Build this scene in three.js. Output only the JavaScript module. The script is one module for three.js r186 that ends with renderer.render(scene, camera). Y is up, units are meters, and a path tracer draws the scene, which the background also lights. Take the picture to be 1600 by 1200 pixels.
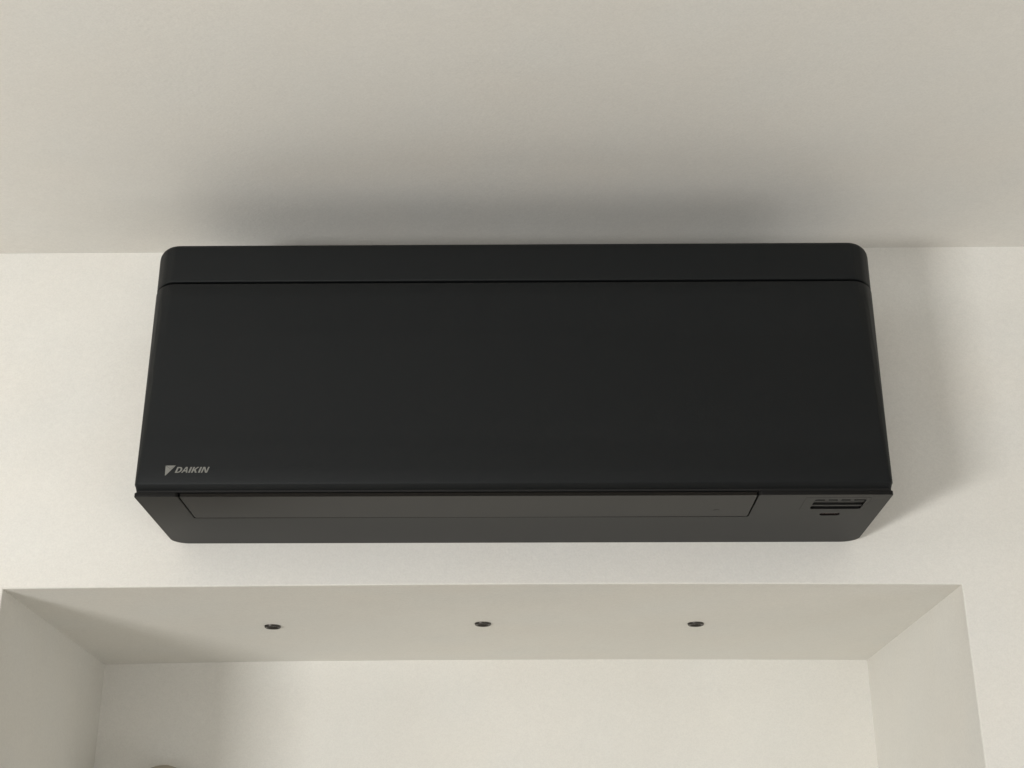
import * as THREE from 'three';
import { RectAreaLightUniformsLib } from 'three/addons/lights/RectAreaLightUniformsLib.js';
import { mergeGeometries, toCreasedNormals } from 'three/addons/utils/BufferGeometryUtils.js';
import { FontLoader } from 'three/addons/loaders/FontLoader.js';
import { TextGeometry } from 'three/addons/geometries/TextGeometry.js';
import { ImprovedNoise } from 'three/addons/math/ImprovedNoise.js';

// ---------------------------------------------------------------- camera, light, exposure
const scene = new THREE.Scene();
scene.background = new THREE.Color(0x000000);
const Y0 = 2.25;                                   // height of the unit's underside above the floor
const camera = new THREE.PerspectiveCamera(30.255, 1024 / 768, 0.05, 40);
camera.position.set(0.01646, Y0 - 0.44782, 1.60983);
camera.rotation.set(0.38248, 0.012004, 0.000562, 'YXZ');

RectAreaLightUniformsLib.init();
function areaLight(color, intensity, w, h, pos, target) {
  const l = new THREE.RectAreaLight(color, intensity, w, h);
  l.position.set(...pos); l.lookAt(...target); scene.add(l); return l;
}
// wide low window on the left: throws the soft shadow to the right of the unit and the one in the niche
areaLight(new THREE.Color(1, 0.988, 0.96), 69, 0.9, 0.36, [-2.2, Y0 - 1.36, 3.25], [0, Y0, 0]);
// high window far to the left, level with the unit
areaLight(new THREE.Color(1, 0.988, 0.965), 12, 0.8, 0.6, [-4.2, Y0 + 0.1, 3.3], [0, Y0, 0]);
// broad unseen fill light, added for the room daylight behind the camera
areaLight(new THREE.Color(1, 0.988, 0.965), 1.55, 5.0, 1.9, [0.4, Y0 - 1.2, 5.2], [0, Y0 - 0.9, 0]);
// unseen fill light added low on the right for the niche and the ceiling
areaLight(new THREE.Color(1, 0.988, 0.965), 2.1, 1.6, 1.0, [2.5, Y0 - 1.75, 1.5], [0.4, Y0 + 0.4, 0.2]);

const renderer = new THREE.WebGLRenderer({ antialias: true });
renderer.setSize(1024, 768);
renderer.toneMapping = THREE.LinearToneMapping;
renderer.toneMappingExposure = 1.045;
renderer.shadowMap.enabled = true;

// ---------------------------------------------------------------- helpers
function rng(seed) { let s = seed >>> 0; return () => { s = (s * 1664525 + 1013904223) >>> 0; return s / 4294967296; }; }
const perlin = new ImprovedNoise();
function tileNoise(u, v, per, z) {                  // periodic noise, u and v in 0..1
  const x = u * per, y = v * per, n = (a, b) => perlin.noise(a, b, z);
  return n(x, y) * (1 - u) * (1 - v) + n(x - per, y) * u * (1 - v) + n(x, y - per) * (1 - u) * v + n(x - per, y - per) * u * v;
}
function dataTex(size, fn, repeat, srgb) {
  const d = new Uint8Array(size * size * 4);
  for (let j = 0; j < size; j++) for (let i = 0; i < size; i++) {
    const c = fn(i / size, j / size), k = (j * size + i) * 4;
    d[k] = c[0]; d[k + 1] = c[1]; d[k + 2] = c[2]; d[k + 3] = 255;
  }
  const t = new THREE.DataTexture(d, size, size);
  t.wrapS = t.wrapT = THREE.RepeatWrapping; t.repeat.set(repeat, repeat);
  t.magFilter = THREE.LinearFilter; t.minFilter = THREE.LinearMipmapLinearFilter; t.generateMipmaps = true;
  if (srgb) t.colorSpace = THREE.SRGBColorSpace;
  t.needsUpdate = true; return t;
}
const cl = (x) => Math.max(0, Math.min(255, Math.round(x)));
function boxUV(g) {                                  // uv in metres from the dominant direction of each face
  const q = g.index ? g.toNonIndexed() : g, p = q.attributes.position, uv = new Float32Array(p.count * 2);
  const a = new THREE.Vector3(), b = new THREE.Vector3(), c = new THREE.Vector3();
  for (let i = 0; i < p.count; i += 3) {
    a.fromBufferAttribute(p, i); b.fromBufferAttribute(p, i + 1); c.fromBufferAttribute(p, i + 2);
    const n = b.clone().sub(a).cross(c.clone().sub(a)), ax = Math.abs(n.x), ay = Math.abs(n.y), az = Math.abs(n.z);
    [a, b, c].forEach((v, k) => {
      const s = az >= ax && az >= ay ? [v.x, v.y] : ay >= ax ? [v.x, v.z] : [v.z, v.y];
      uv[(i + k) * 2] = s[0]; uv[(i + k) * 2 + 1] = s[1];
    });
  }
  q.setAttribute('uv', new THREE.BufferAttribute(uv, 2));
  return q;
}
function geo(pos, crease = 0.6) {                    // flat list of triangle corners
  const g = new THREE.BufferGeometry();
  g.setAttribute('position', new THREE.Float32BufferAttribute(pos, 3));
  return boxUV(toCreasedNormals(g, crease));
}
function mesh(name, g, m, parent = scene) {
  const o = new THREE.Mesh(g, m); o.name = name; o.castShadow = o.receiveShadow = true; parent.add(o); return o;
}
function structure(name, g, m) { const o = mesh(name, g, m); o.userData.kind = 'structure'; return o; }
function box(x0, x1, y0, y1, z0, z1) {
  const g = new THREE.BoxGeometry(x1 - x0, y1 - y0, z1 - z0); g.translate((x0 + x1) / 2, (y0 + y1) / 2, (z0 + z1) / 2);
  return boxUV(g);
}
function quad(out, a, b, c, d) { out.push(...a, ...b, ...c, ...a, ...c, ...d); }

// ---------------------------------------------------------------- materials
const rA = rng(7);
const speck = new Float32Array(512 * 512).map(() => rA() - 0.5);
const paintBump = dataTex(512, (u, v) => {
  const k = Math.floor(v * 512) * 512 + Math.floor(u * 512);
  const n = 0.22 * tileNoise(u, v, 24, 1.3) + 0.5 * tileNoise(u, v, 64, 4.1) + 0.6 * tileNoise(u, v, 128, 9.7) + 0.25 * speck[k];
  const h = cl(128 + 95 * n); return [h, h, h];
}, 1 / 0.32);
const paintTone = dataTex(512, (u, v) => {
  const k = Math.floor(v * 512) * 512 + Math.floor(u * 512);
  const n = 2.2 * tileNoise(u, v, 5, 2.2) + 2 * tileNoise(u, v, 17, 6.2) + 2.5 * tileNoise(u, v, 90, 3.2) + 7 * speck[k];
  const w = 1.6 * tileNoise(u, v, 7, 12.4);
  return [cl(247 + n + w), cl(247 + n), cl(247 + n - w)];
}, 1 / 0.61, true);
const wallPaint = new THREE.MeshStandardMaterial({ color: new THREE.Color().setRGB(0.90, 0.884, 0.835), map: paintTone, bumpMap: paintBump, bumpScale: 0.00036, roughness: 0.9 });
const ceilingPaint = new THREE.MeshStandardMaterial({ color: new THREE.Color().setRGB(0.90, 0.885, 0.842), map: paintTone, bumpMap: paintBump, bumpScale: 0.0003, roughness: 0.92 });
const grain = dataTex(256, (u, v) => {
  const k = Math.floor(v * 256) * 512 + Math.floor(u * 256);
  const h = cl(128 + 70 * tileNoise(u, v, 64, 5.5) + 110 * speck[k]); return [h, h, h];
}, 1 / 0.1);
const plasticTone = dataTex(256, (u, v) => {
  const k = Math.floor(v * 256) * 512 + Math.floor(u * 256);
  const h = 232 + 14 * tileNoise(u, v, 9, 3.1) + 18 * speck[k]; return [cl(h), cl(h), cl(h)];
}, 1 / 0.27, true);
const panelBlack = new THREE.MeshPhysicalMaterial({ color: new THREE.Color().setRGB(0.0026, 0.0034, 0.0041), map: plasticTone, bumpMap: grain, bumpScale: 0.00012, roughness: 0.6, specularIntensity: 0.68, specularColor: new THREE.Color().setRGB(0.94, 0.98, 1) });
const caseBlack = new THREE.MeshPhysicalMaterial({ color: new THREE.Color().setRGB(0.005, 0.005, 0.005), map: plasticTone, bumpMap: grain, bumpScale: 0.00008, roughness: 0.42, specularIntensity: 0.46 });
const flapBlack = new THREE.MeshPhysicalMaterial({ color: new THREE.Color().setRGB(0.006, 0.0052, 0.0046), map: plasticTone, bumpMap: grain, bumpScale: 0.00005, roughness: 0.38, specularIntensity: 0.42, specularColor: new THREE.Color().setRGB(1, 0.96, 0.9) });
const lensRed = new THREE.MeshPhysicalMaterial({ color: new THREE.Color().setRGB(0.018, 0.007, 0.006), roughness: 0.25 });
const innerBlack = new THREE.MeshStandardMaterial({ color: new THREE.Color().setRGB(0.004, 0.004, 0.004), roughness: 0.8 });
const printGrey = new THREE.MeshStandardMaterial({ color: new THREE.Color().setRGB(0.2, 0.2, 0.185), roughness: 0.55 });
const darkNickel = new THREE.MeshStandardMaterial({ color: new THREE.Color().setRGB(0.06, 0.055, 0.05), roughness: 0.35, metalness: 0.7 });
const lensDark = new THREE.MeshStandardMaterial({ color: new THREE.Color().setRGB(0.02, 0.016, 0.013), roughness: 0.25 });
const shadowTaupe = new THREE.MeshStandardMaterial({ color: new THREE.Color().setRGB(0.45, 0.41, 0.34), roughness: 0.95, bumpMap: grain, bumpScale: 0.0003 });  // tone of a soft shadow on the wall, for the added round form
const floorWood = new THREE.MeshStandardMaterial({ color: new THREE.Color().setRGB(0.4, 0.36, 0.3), roughness: 0.6, map: plasticTone });

// ---------------------------------------------------------------- the setting
// opening of the niche, a little uneven as plastered by hand
const niche = { bottom: Y0 - 0.62, depth: 0.452 };
const topEdge = [[-0.5933, -0.0537], [-0.45, -0.0523], [-0.3, -0.0511], [-0.15, -0.0502], [0, -0.0496], [0.15, -0.0495], [0.3, -0.0499], [0.42, -0.0505], [0.5156, -0.0511]];
function loopAt(grow, z) {                           // counter-clockwise seen from the room
  const l = -0.5933 - grow, r = 0.5156 + grow, t = topEdge.map(([x, y], i) => [i === 0 ? l : i === topEdge.length - 1 ? r : x, Y0 + y + grow, z]);
  const bottom = niche.bottom - grow, side = [];
  const right = []; for (let k = 0; k <= 6; k++) right.push([r + 0.006 * (1 - k / 6), bottom + (t[t.length - 1][1] - bottom) * k / 6, z]);
  right[6][0] = r;
  const left = []; for (let k = 0; k <= 6; k++) left.push([l, t[0][1] + (bottom - t[0][1]) * k / 6, z]);
  return [...right, ...t.slice(0, -1).reverse(), ...left.slice(1)];
}
{
  const R = 0.0016, L0 = loopAt(R, 0);
  const shape = new THREE.Shape([[-6, 0], [6, 0], [6, Y0 + 0.55], [-6, Y0 + 0.55]].map(([x, y]) => new THREE.Vector2(x, y)));
  shape.holes.push(new THREE.Path(L0.map(([x, y]) => new THREE.Vector2(x, y))));
  const front = boxUV(new THREE.ShapeGeometry(shape));
  const rings = [L0];
  for (const a of [30, 60, 90]) { const s = a * Math.PI / 180; rings.push(loopAt(R * (1 - Math.sin(s)), -R * (1 - Math.cos(s)))); }
  const pos = [];
  for (let k = 0; k < rings.length - 1; k++) for (let i = 0; i < L0.length; i++) {
    const j = (i + 1) % L0.length; quad(pos, rings[k][i], rings[k + 1][i], rings[k + 1][j], rings[k][j]);
  }
  const edge = geo(pos, 1.0);
  const slab = box(-6, 6, 0, Y0 + 0.55, -0.62, -0.5);
  structure('wall', mergeGeometries([front, edge, slab].map((g) => { const q = g.clone(); for (const k of Object.keys(q.attributes)) if (!['position', 'normal', 'uv'].includes(k)) q.deleteAttribute(k); return q; })), wallPaint);
  // reveals and back of the niche
  const A = loopAt(0, -R), B = loopAt(0, -niche.depth).map(([x, y, z]) => [x + (x < -0.58 ? -0.010 : x > 0.5 ? -0.010 : 0), y, z - (x < -0.58 ? 0.01 : 0)]);
  const p2 = [];
  for (let i = 0; i < A.length; i++) { const j = (i + 1) % A.length; quad(p2, A[i], B[i], B[j], A[j]); }
  const rev = geo(p2, 0.5);
  const bs = new THREE.Shape(B.map(([x, y]) => new THREE.Vector2(x, y)));
  const bg = new THREE.ShapeGeometry(bs), bp = bg.attributes.position;
  for (let i = 0; i < bp.count; i++) bp.setZ(i, -niche.depth - (bp.getX(i) < -0.58 ? 0.01 : 0));
  bg.computeVertexNormals();
  structure('niche', mergeGeometries([rev, boxUV(bg)]), wallPaint);
}
{
  const c = box(-6, 6, 0, 0.12, -0.03, 7); c.rotateZ(0.0022); c.translate(0, Y0 + 0.383, 0);
  structure('ceiling', c, ceilingPaint);
  structure('floor', box(-6, 6, -0.1, 0, 0.0, 7), floorWood);
}

// ---------------------------------------------------------------- the air conditioner
const ac = new THREE.Group(); ac.name = 'air_conditioner'; ac.position.set(0, Y0, 0); scene.add(ac);
ac.userData = { label: 'matte black split air conditioner mounted on the wall above the niche', category: 'air conditioner' };
const HW = 0.3992, ZF = 0.189;
const halfWidth = (y) => HW + 0.0085 * Math.max(0, Math.min(1, y / 0.26));   // the sides lean out a little towards the top
const cornerR = (y) => 0.004 + 0.029 * Math.pow(Math.max(0, Math.min(1, y / 0.26)), 0.9);
function outline(hw, zb, zf, rf, rb, n = 14, deep = 1.7) {   // plan, counter-clockwise seen from above; front corners deeper than wide
  const pts = [];
  const arc = (cx, cz, rx, rz, a0) => { for (let k = 0; k <= n; k++) { const a = a0 + (Math.PI / 2) * k / n; pts.push([cx + rx * Math.cos(a), cz + rz * Math.sin(a)]); } };
  const rz = rf * deep;
  arc(hw - rf, zf - rz, rf, rz, 0); arc(-hw + rf, zf - rz, rf, rz, Math.PI / 2); arc(-hw + rb, zb + rb, rb, rb, Math.PI); arc(hw - rb, zb + rb, rb, rb, 1.5 * Math.PI);
  return pts;
}
function loft(levels, crease = 0.5) {                 // levels: [y, outline] from the bottom up, with caps
  const pos = [], P = levels.map(([y, o]) => o.map(([x, z]) => [x, y, z])), n = P[0].length;
  for (let k = 0; k < P.length - 1; k++) for (let i = 0; i < n; i++) { const j = (i + 1) % n; quad(pos, P[k][i], P[k + 1][i], P[k + 1][j], P[k][j]); }
  for (const [ring, up] of [[P[0], false], [P[P.length - 1], true]]) {
    const c = ring.reduce((s, p) => [s[0] + p[0] / n, s[1] + p[1] / n, s[2] + p[2] / n], [0, 0, 0]);
    for (let i = 0; i < n; i++) { const j = (i + 1) % n; up ? pos.push(...c, ...ring[j], ...ring[i]) : pos.push(...c, ...ring[i], ...ring[j]); }
  }
  return geo(pos, crease);
}
// inner body behind the panels, touching the wall
{
  const o = (y, inset) => outline(halfWidth(y) - 0.0012 - inset, 0.0, ZF - 0.006, Math.max(0.004, cornerR(y) - 0.003), 0.018);
  const ys = [0.0046, 0.05, 0.1, 0.15, 0.2, 0.25, 0.2925];
  mesh('body', loft(ys.map((y) => [y, o(y, 0)])), innerBlack, ac);
}
// front panel, its upright corners grow rounder towards the top
{
  const o = (y, inset) => outline(halfWidth(y) - Math.min(inset, 0.001 + 0.12 * inset), 0.012, ZF - inset, Math.max(0.003, cornerR(y) - inset), 0.012);
  const lv = [[0.0056, o(0.006, 0.0072)], [0.0064, o(0.0066, 0.0062)], [0.0112, o(0.0112, 0.0011)], [0.0119, o(0.0119, 0.0005)], [0.0128, o(0.0128, 0.00012)], [0.0142, o(0.0142, 0)]];
  for (let k = 1; k <= 14; k++) { const y = 0.0142 + (0.2444 - 0.0142) * k / 14; lv.push([y, o(y, 0)]); }
  lv.push([0.2452, o(0.245, 0.0003)], [0.2456, o(0.245, 0.001)]);
  const p = mesh('front_panel', loft(lv, 0.45), panelBlack, ac);
  // emblem and lettering printed near the lower left corner
  const zs = ZF + 0.0001, tri = (pts) => { const s = new THREE.Shape(pts.map(([x, y]) => new THREE.Vector2(x, y))); const g = new THREE.ExtrudeGeometry(s, { depth: 0.0003, bevelEnabled: false }); g.translate(0, 0, zs); return g; };
  const em = mergeGeometries([
    tri([[-0.3665, 0.0322], [-0.3665, 0.0213], [-0.3656, 0.0215], [-0.3612, 0.0264], [-0.3564, 0.03165], [-0.3618, 0.02885]]),
    tri([[-0.3661, 0.0323], [-0.3618, 0.0292], [-0.3556, 0.0323]])]);
  mesh('emblem', boxUV(em), printGrey, p);
  const font = await new FontLoader().loadAsync('fonts/droid/droid_sans_bold.typeface.json');
  const parts = []; let x = 0, cap = 0.7;
  const widths = { D: 0.95, A: 0.98, I: 0.62, K: 0.92, N: 1.0 };
  for (const ch of 'DAIKIN') {
    const g = new TextGeometry(ch, { font, size: 1, depth: 0.045, curveSegments: 6, bevelEnabled: false });
    g.computeBoundingBox(); const b = g.boundingBox; if (ch === 'D') cap = b.max.y; const w = widths[ch] * (ch === 'I' ? 0.34 : 0.9);
    let ww = w;
    if (ch === 'I') { const s = new THREE.Shape([[0, 0], [0.25, 0], [0.25, cap], [0, cap]].map(([a, c]) => new THREE.Vector2(a, c))); parts.push(new THREE.ExtrudeGeometry(s, { depth: 0.045, bevelEnabled: false }).translate(x, 0, 0)); ww = 0.25; }
    else { g.translate(-b.min.x, 0, 0); g.scale(w / (b.max.x - b.min.x), 1, 1); g.translate(x, 0, 0); parts.push(g); }
    x += ww + (ch === 'D' ? 0.06 : ch === 'A' ? 0.1 : 0.17);
  }
  const tg = mergeGeometries(parts.map((g) => { const q = g.index ? g.toNonIndexed() : g; return q; }));
  tg.computeBoundingBox(); const bb = tg.boundingBox, H = bb.max.y;
  tg.applyMatrix4(new THREE.Matrix4().set(1, 0.32, 0, 0, 0, 1, 0, 0, 0, 0, 1, 0, 0, 0, 0, 1));   // slanted letters
  const sy = 0.0064 / H, sx = 0.0388 / (bb.max.x + 0.32 * H);
  tg.scale(sx, sy, 0.0066); tg.translate(-0.3563, 0.0243, zs);
  mesh('lettering', boxUV(tg), printGrey, p);
}
// top cover above the long joint
{
  const o = (y, inset) => outline(halfWidth(y) - 0.0004 - inset, 0.004, ZF - inset, Math.max(0.003, cornerR(y) - inset), 0.016);
  const lv = [[0.2478, o(0.2478, 0.0012)], [0.2483, o(0.2483, 0.0004)], [0.2492, o(0.249, 0.00005)], [0.2500, o(0.25, 0)], [0.262, o(0.262, 0)], [0.275, o(0.275, 0)], [0.2895, o(0.2895, 0)]];
  for (let k = 1; k <= 5; k++) { const a = (Math.PI / 2) * k / 5; lv.push([0.2895 + 0.0055 * Math.sin(a), o(0.29, 0.0055 * (1 - Math.cos(a)))]); }
  mesh('top_cover', loft(lv, 0.45), panelBlack, ac);
}
// underside: a tray with an open notch for the flap and an opening for the sensor grille
const FX0 = -0.3522, FX1 = 0.2580, FZ0 = 0.1045;
function extrudePlan(shape, y0, y1, bevel) {           // shape in x and z, extruded upwards
  const g = new THREE.ExtrudeGeometry(shape, { depth: y1 - y0 - 2 * bevel, bevelEnabled: bevel > 0, bevelThickness: bevel, bevelSize: bevel, bevelOffset: -bevel, bevelSegments: 3, curveSegments: 8 });
  g.rotateX(-Math.PI / 2);                             // plan y runs to -z
  g.translate(0, y0 + bevel, 0);
  return boxUV(toCreasedNormals(g, 0.25));
}
const pl = (x, z) => new THREE.Vector2(x, -z);
function housingShape() {
  const hw = HW - 0.0003, zf = 0.1838, rb = 0.02, rf = 0.003, pts = [];
  const arc = (cx, cz, r, a0, a1, n) => { for (let k = 0; k <= n; k++) { const a = a0 + (a1 - a0) * k / n; pts.push(pl(cx + r * Math.cos(a), cz + r * Math.sin(a))); } };
  arc(hw - rf, zf - rf, rf, 0, Math.PI / 2, 4);
  pts.push(pl(FX1 + 0.003, zf), pl(FX1 + 0.0005, zf - 0.002)); 
  pts.push(pl(FX1, FZ0 + 0.002), pl(FX1 - 0.002, FZ0), pl(FX0 + 0.002, FZ0), pl(FX0, FZ0 + 0.002));
  pts.push(pl(FX0 - 0.0005, zf - 0.002), pl(FX0 - 0.003, zf));
  arc(-hw + rf, zf - rf, rf, Math.PI / 2, Math.PI, 4);
  arc(-hw + rb, 0.0 + rb, rb, Math.PI, 1.5 * Math.PI, 10); arc(hw - rb, 0.0 + rb, rb, 1.5 * Math.PI, 2 * Math.PI, 10);
  const s = new THREE.Shape(pts);
  const hole = (x0, x1, z0, z1, r) => { const p = [];
    for (const [cx, cz, a0] of [[x1 - r, z1 - r, 0], [x0 + r, z1 - r, 1], [x0 + r, z0 + r, 2], [x1 - r, z0 + r, 3]])
      for (let k = 0; k <= 4; k++) { const a = (a0 + k / 4) * Math.PI / 2; p.push(pl(cx + r * Math.cos(a), cz + r * Math.sin(a))); }
    s.holes.push(new THREE.Path(p)); };
  hole(0.3085, 0.3795, 0.1285, 0.1745, 0.002);          // seat of the sensor cover
  hole(0.3340, 0.3572, 0.1072, 0.1182, 0.0045);         // small slot beside it
  return s;
}
const tray = mesh('underside_tray', extrudePlan(housingShape(), -0.0003, 0.0044, 0.0007), caseBlack, ac);
mesh('slot_lens', box(0.3333, 0.3579, 0.0010, 0.003, 0.1065, 0.1189), lensRed, tray);
// cover of the sensor with its slots
{
  const s = new THREE.Shape([pl(0.3092, 0.1292), pl(0.3788, 0.1292), pl(0.3788, 0.1738), pl(0.3092, 0.1738)]);
  const h = (x0, x1, z0, z1, r) => { const p = [];
    for (const [cx, cz, a0] of [[x1 - r, z1 - r, 0], [x0 + r, z1 - r, 1], [x0 + r, z0 + r, 2], [x1 - r, z0 + r, 3]])
      for (let k = 0; k <= 3; k++) { const a = (a0 + k / 3) * Math.PI / 2; p.push(pl(cx + r * Math.cos(a), cz + r * Math.sin(a))); }
    s.holes.push(new THREE.Path(p)); };
  h(0.3196, 0.3749, 0.1322, 0.1672, 0.0035);             // one recessed window
  const c = mesh('sensor_cover', extrudePlan(s, -0.0004, 0.003, 0.0005), caseBlack, ac);
  mesh('sensor_back', box(0.3188, 0.3757, 0.0022, 0.0029, 0.1314, 0.1680), innerBlack, c);
  const bar = (x0, x1, z0, z1) => mesh('slat', box(x0, x1, 0.0006, 0.0020, z0, z1), caseBlack, c);
  bar(0.3198, 0.3747, 0.1398, 0.1446); bar(0.3198, 0.3747, 0.1560, 0.1600);
  for (const x of [0.3335, 0.3470, 0.3605]) bar(x - 0.0018, x + 0.0018, 0.1602, 0.1670);
}
// air outlet flap lying closed in the notch, slightly bowed along its length
{
  const g1 = 0.0013, pts = [], n = 24, zf = 0.1832;
  pts.push(pl(FX0 + 0.0022, zf), pl(FX0 + g1, zf - 0.0015), pl(FX0 + g1, FZ0 + 0.0035));
  for (let k = 0; k <= n; k++) { const t = k / n, x = FX0 + 0.003 + (FX1 - FX0 - 0.006) * t; pts.push(pl(x, FZ0 + 0.0014 - 0.0009 * Math.sin(Math.PI * t) ** 1.5)); }
  pts.push(pl(FX1 - g1, FZ0 + 0.0035), pl(FX1 - g1, zf - 0.0015), pl(FX1 - 0.0022, zf));
  const f = mesh('air_flap', extrudePlan(new THREE.Shape(pts), -0.0004, 0.0036, 0.0006), flapBlack, ac);
  mesh('pivot_dimple', new THREE.CylinderGeometry(0.0036, 0.0034, 0.0003, 20).translate(0.2201, -0.00045, 0.1283), flapBlack, f);
}

// ---------------------------------------------------------------- three small spotlights in the niche soffit
const soffitY = (x) => { for (let i = 0; i < topEdge.length - 1; i++) { const [x0, y0] = topEdge[i], [x1, y1] = topEdge[i + 1]; if (x >= x0 && x <= x1) return y0 + (y1 - y0) * (x - x0) / (x1 - x0); } return -0.05; };
const spot = new THREE.Group(); spot.name = 'recessed_spotlight';
{
  const ring = new THREE.LatheGeometry([[0.0058, 0.0002], [0.0064, -0.0008], [0.0078, -0.0024], [0.0096, -0.0026], [0.0104, -0.0018], [0.0106, 0.0002]].map(([r, y]) => new THREE.Vector2(r, y)), 36);
  mesh('trim_ring', ring, darkNickel, spot);
  mesh('lens', new THREE.LatheGeometry([[0, -0.0004], [0.003, -0.0007], [0.0062, -0.0005]].map(([r, y]) => new THREE.Vector2(r, y)), 28), lensDark, spot);
}
[[-0.3158, -0.214, 'small dark recessed spotlight in the niche soffit, left one of three'],
 [-0.0428, -0.2075, 'small dark recessed spotlight in the middle of the niche soffit'],
 [0.2321, -0.2105, 'small dark recessed spotlight in the niche soffit, right one of three']].forEach(([x, z, label], i) => {
  const s = i ? spot.clone() : spot; s.name = i ? 'recessed_spotlight_00' + i : 'recessed_spotlight';
  s.position.set(x, Y0 + soffitY(x) - 0.0001, z);
  s.userData = { label, category: 'spotlight', group: 'spotlights in the niche soffit' }; scene.add(s);
});

// ---------------------------------------------------------------- made-up round form in place of a soft shadow, only its crown shows
{
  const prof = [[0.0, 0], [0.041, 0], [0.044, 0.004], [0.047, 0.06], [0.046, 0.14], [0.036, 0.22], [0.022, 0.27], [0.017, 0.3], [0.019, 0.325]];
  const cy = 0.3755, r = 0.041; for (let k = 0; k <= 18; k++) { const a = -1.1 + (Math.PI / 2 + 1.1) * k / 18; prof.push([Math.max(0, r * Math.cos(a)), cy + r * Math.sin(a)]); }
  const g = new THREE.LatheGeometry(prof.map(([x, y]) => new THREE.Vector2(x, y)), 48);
  const o = mesh('round_shadow_form', g, shadowTaupe); o.position.set(-0.4885, niche.bottom, -0.407);
  o.userData = { label: 'made-up rounded taupe form for a soft shadow in the niche, only its crown at the bottom edge', category: 'shadow_stand_in' };
}

renderer.render(scene, camera);
